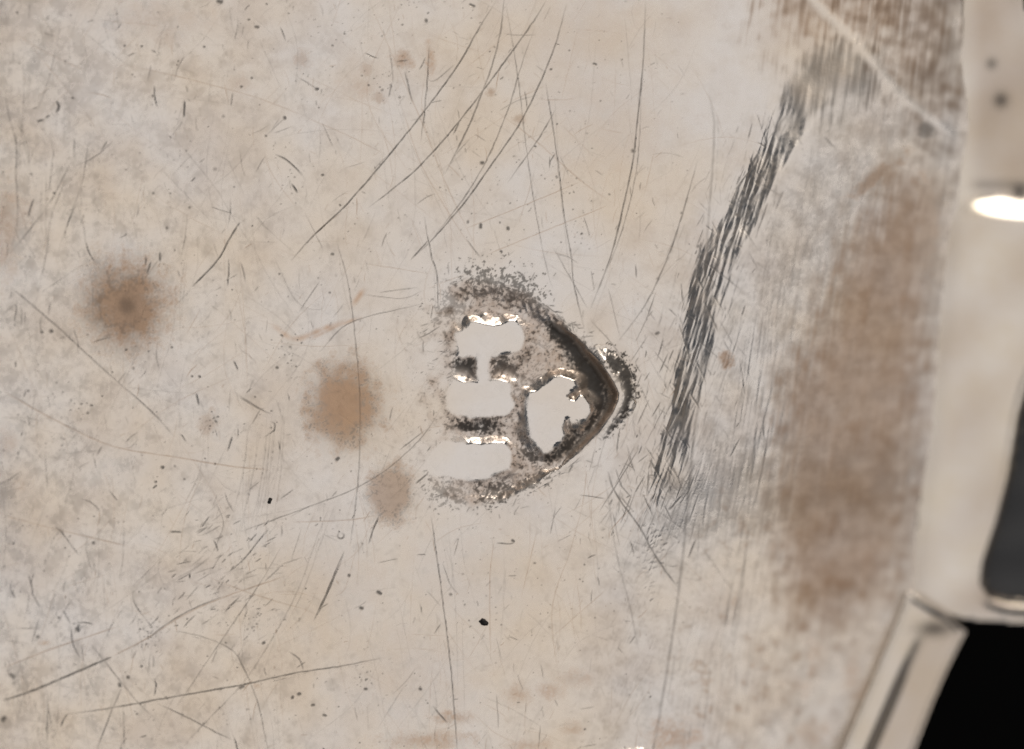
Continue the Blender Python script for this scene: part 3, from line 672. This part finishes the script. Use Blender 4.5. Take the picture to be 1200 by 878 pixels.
# ------------------------------------------------------------------ stepped frame at the end of the plate
def solid_field(name, P, zfun, tonefun, step, drop, parent, material, hole=None):
    """a solid whose top follows zfun(x, y, depth inside outline); its sides run down to z = drop. Built on a grid cut to the outline"""
    P = np.asarray(P, np.float32)
    xs = np.arange(P[:, 0].min() - step, P[:, 0].max() + step * 2, step, dtype=np.float32)
    ys = np.arange(P[:, 1].min() - step, P[:, 1].max() + step * 2, step, dtype=np.float32)
    X, Y = np.meshgrid(xs, ys)
    d = psdf(P, X, Y)
    if hole is not None:
        d = np.minimum(d, -psdf(hole, X, Y))
    # pull the vertices just outside onto the outline, so that the side is smooth
    g1, g0 = np.gradient(d, step)
    pull = np.where((d < 0) & (d > -step * 1.6), -d, 0)
    X2, Y2 = X + pull * g0, Y + pull * g1
    z = zfun(X2, Y2, np.maximum(d, 0))
    w = tonefun(X2, Y2, np.maximum(d, 0))
    n_y, n_x = z.shape
    I = np.arange(n_y * n_x).reshape(n_y, n_x)
    F = np.stack([I[1:, :-1], I[1:, 1:], I[:-1, 1:], I[:-1, :-1]], -1).reshape(-1, 4)
    ok = (d.ravel()[F] > -step * 1.6).all(1) & (d.ravel()[F] > 0).any(1)
    F = F[ok]
    V = np.stack([X2 / 100 - BASE[0], -Y2 / 100 - BASE[1], z - BASE[2]], -1).reshape(-1, 3)
    w = w.reshape(-1, 4)
    ids, inv = np.unique(F.ravel(), return_inverse=True)
    V, w, F = V[ids], w[ids], inv.reshape(-1, 4)
    # side walls from the open border
    e = np.concatenate([F[:, [0, 1]], F[:, [1, 2]], F[:, [2, 3]], F[:, [3, 0]]])
    key = np.sort(e, 1); key = key[:, 0].astype(np.int64) * len(V) + key[:, 1]
    _, first, cnt = np.unique(key, return_index=True, return_counts=True)
    b = e[first[cnt == 1]]
    bv, binv = np.unique(b.ravel(), return_inverse=True)
    lower = V[bv].copy(); lower[:, 2] = drop - BASE[2]
    nb = binv.reshape(-1, 2) + len(V)
    side = np.stack([b[:, 1], b[:, 0], nb[:, 0], nb[:, 1]], -1)
    V = np.vstack([V, lower]); w = np.vstack([w, w[bv]]); F = np.vstack([F, side])
    return link(name, quad_mesh(name, V, F, w), parent, material)


def unproject(P, z):
    k_ = (D - z) / D
    return [(600 + (a - 600) * k_, 439 + (b - 439) * k_) for a, b in P]


FZX = [1120, 1120, 1124, 1128, 1120, 1113, 1105, 1093, 1080, 1078]
FZY = [-200, 0, 100, 150, 195, 300, 400, 520, 640, 700]


def plate_z(yy, xs, ys):
    """height of the plate's end along a line"""
    xx = np.interp(yy, ys, xs)
    zz = np.array([np.median(H[i, int(np.interp(i + Y0, ys, xs)) - X0 - 6:int(np.interp(i + Y0, ys, xs)) - X0]) for i in range(NY)])
    zz = np.convolve(np.pad(zz, 140, mode='edge'), np.hanning(283)[1:-1] / np.hanning(283).sum(), mode='valid')
    return np.interp(yy, np.arange(Y0, Y0 + NY), zz)


FRAME = unproject([(1110, -220), (1112, 0), (1117, 100), (1121, 150), (1112, 195), (1106, 300), (1098, 400), (1086, 520), (1076, 620), (1070, 680), (1074, 702), (1090, 715), (1135, 728), (1200, 733), (1420, 738),
                   (1420, 268), (1260, 252), (1236, 238), (1222, 150), (1206, 40), (1194, -20), (1176, -220)], -.7)
SLOT = unproject([(1222, 425), (1210, 450), (1199, 490), (1189, 560), (1175, 616), (1160, 662), (1158, 684), (1166, 697), (1182, 703), (1212, 706), (1380, 710), (1380, 370), (1260, 370)], -.8)
rbx = np.random.default_rng(5)
wavx = [(rbx.uniform(.004, .02), rbx.uniform(.004, .03), rbx.uniform(0, 6), rbx.uniform(.004, .012)) for _ in range(10)]


def wav(X, Y):
    return sum(a_ * np.sin(X * k1 + Y * k2 + p) for k1, k2, p, a_ in wavx)


def frame_z(X, Y, d):
    left = np.polyval(np.polyfit(FZY, FZX, 3), Y)
    u = X - left
    do, ds = psdf(FRAME, X, Y), psdf(SLOT, X, Y)
    z = plate_z(np.clip(Y, -19, 690), FZX, FZY) - .05
    z += .07 * sstep(-14, 30, do)            # rounded shoulder
    z -= .10 * sstep(6, 0, -ds) - .03 * np.exp(-((ds + 10) / 5.0) ** 2)
    z += -.05 * sstep(30, 100, u)
    yw = Y + 2.5 * np.sin(X * .045)
    z -= .21 * np.where(yw < 216, sstep(-60, 214, yw), 1 - sstep(218, 264, yw)) * (.30 + .70 * sstep(-12, 66, u))    # the dip across the frame
    return z + .5 * wav(X, Y)


def frame_tone(X, Y, d):
    def sp_(a, b, r, s): return s * np.exp(-(((X - a) ** 2 + (Y - b) ** 2) / r ** 2))
    k_ = (D + .7) / D
    q = lambda a, b: (600 + (a - 600) * k_, 439 + (b - 439) * k_)
    g = sp_(*q(1172, 118), 9, .75) + sp_(*q(1160, 76), 7, .55) + sp_(*q(1196, 226), 9, .8) + .35 * np.exp(-((Y - 214) / 7.0) ** 2) * sstep(1135, 1160, X)  # dark spots, and a darker line along the dip
    t_ = .16 + .12 * np.sin(X * .05 + Y * .021) * np.sin(Y * .033 + 1) + .22 * (1 - sstep(180, 240, Y)) * sstep(1130, 1160, X)
    t_ = t_ + .25 * np.exp(-(((X - 1165) / 50) ** 2 + ((Y - 705) / 20) ** 2))
    return np.stack([np.clip(g, 0, 1), np.clip(t_, 0, 1), 0 * X, .3 + 0 * X], -1)


frame = solid_field('end_frame', FRAME, frame_z, frame_tone, 3.0, -2.4, thing, M_FRAME, hole=SLOT)
lin = solid_field('slot_lining', [(a + (4 if a > 1300 else -4), b) for a, b in SLOT], lambda X, Y, d: -1.35 + .0 * X + .02 * np.sin(Y * .09), lambda X, Y, d: np.zeros(X.shape + (4,)), 6.0, -2.3, frame, M_SLOT)

# lower flange that runs on from the frame along the edge of the plate
FL = unproject([(1064, 694), (1058, 712), (1034, 770), (1008, 830), (984, 885), (930, 1000), (870, 1130), (965, 1130), (1010, 1020), (1072, 880), (1095, 822), (1112, 784), (1128, 752), (1134, 742), (1110, 720), (1086, 708)], -.9)


def flange_z(X, Y, d):
    inner = np.interp(Y, [690, 712, 770, 830, 885, 1000, 1130], [1071, 1066, 1041, 1015, 990, 936, 876])
    u = (X - inner) * .91
    z = plate_z(np.clip(Y, 690, 905), [1071, 1066, 1041, 1015, 990, 936, 876], [690, 712, 770, 830, 885, 1000, 1130]) - .0 + .04 * sstep(-8, 30, u)
    z -= .09 * np.exp(-((u - 33) / 4.2) ** 2) * sstep(745, 830, Y)
    z -= .05 * sstep(12, 44, u) + .0026 * np.clip(u - 36, 0, 60)
    z += .05 * sstep(10, 0, d)
    return z + .4 * wav(X, Y)


def flange_tone(X, Y, d):
    inner = np.interp(Y, [690, 712, 770, 830, 885, 1000, 1130], [1071, 1066, 1041, 1015, 990, 936, 876])
    u = (X - inner) * .91
    g = .85 * np.exp(-((u - 33) / 5.0) ** 2) * sstep(735, 775, Y + 6 * np.sin(Y * .2)) + .8 * np.exp(-(((X - 1104) / 22) ** 2 + ((Y - 742) / 9) ** 2))  # darker along the groove and at the junction with the frame
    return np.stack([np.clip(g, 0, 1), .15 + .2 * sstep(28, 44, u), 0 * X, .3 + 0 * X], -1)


flange = solid_field('edge_flange', FL, flange_z, flange_tone, 3.0, -2.4, thing, M_FRAME)

# ------------------------------------------------------------------ loose specks and the black cloth below
def crumb(name, px, py, z, rx, ry, rz, ang, seed, label):
    import bmesh
    r = np.random.default_rng(seed)
    bm = bmesh.new(); bmesh.ops.create_icosphere(bm, subdivisions=3, radius=1)
    ph = r.uniform(0, 6, 6)
    for v in bm.verts:
        c = v.co.copy()
        k_ = 1 + .22 * math.sin(3 * c.x + ph[0]) * math.sin(2.6 * c.y + ph[1]) + .14 * math.sin(7 * c.y + ph[2] + 4 * c.z) + .08 * math.sin(11 * c.x + ph[3])
        v.co = (c.x * rx * k_, c.y * ry * k_, c.z * rz * k_)
    me = bpy.data.meshes.new(name); bm.to_mesh(me); bm.free()
    me.polygons.foreach_set('use_smooth', np.ones(len(me.polygons), bool))
    o = link(name, me, None, M_DUST); o.location = (px / 100, -py / 100, z); o.rotation_euler = (0, 0, ang)
    o['label'] = label; o['category'] = 'dust speck'
    return o


def surf(px, py): return float(H[int(py) - Y0, int(px) - X0])


crumb('dust_speck', 567, 729.5, surf(567, 729) + .025, .052, .034, .035, -.15, 1, 'soft black dust speck lying alone on the silver below the stamped shield')
crumb('dust_speck', 316, 587, surf(316, 587) + .012, .024, .043, .020, -.4, 2, 'jagged black dirt crumb on the silver left of the lowest brown spot')

me = bpy.data.meshes.new('backdrop')
me.from_pydata([(-60, -60, -9), (72, -60, -9), (72, 52, -9), (-60, 52, -9)], [], [(0, 1, 2, 3)])
bd = link('backdrop', me, None, M_BLACK)
bd['kind'] = 'structure'
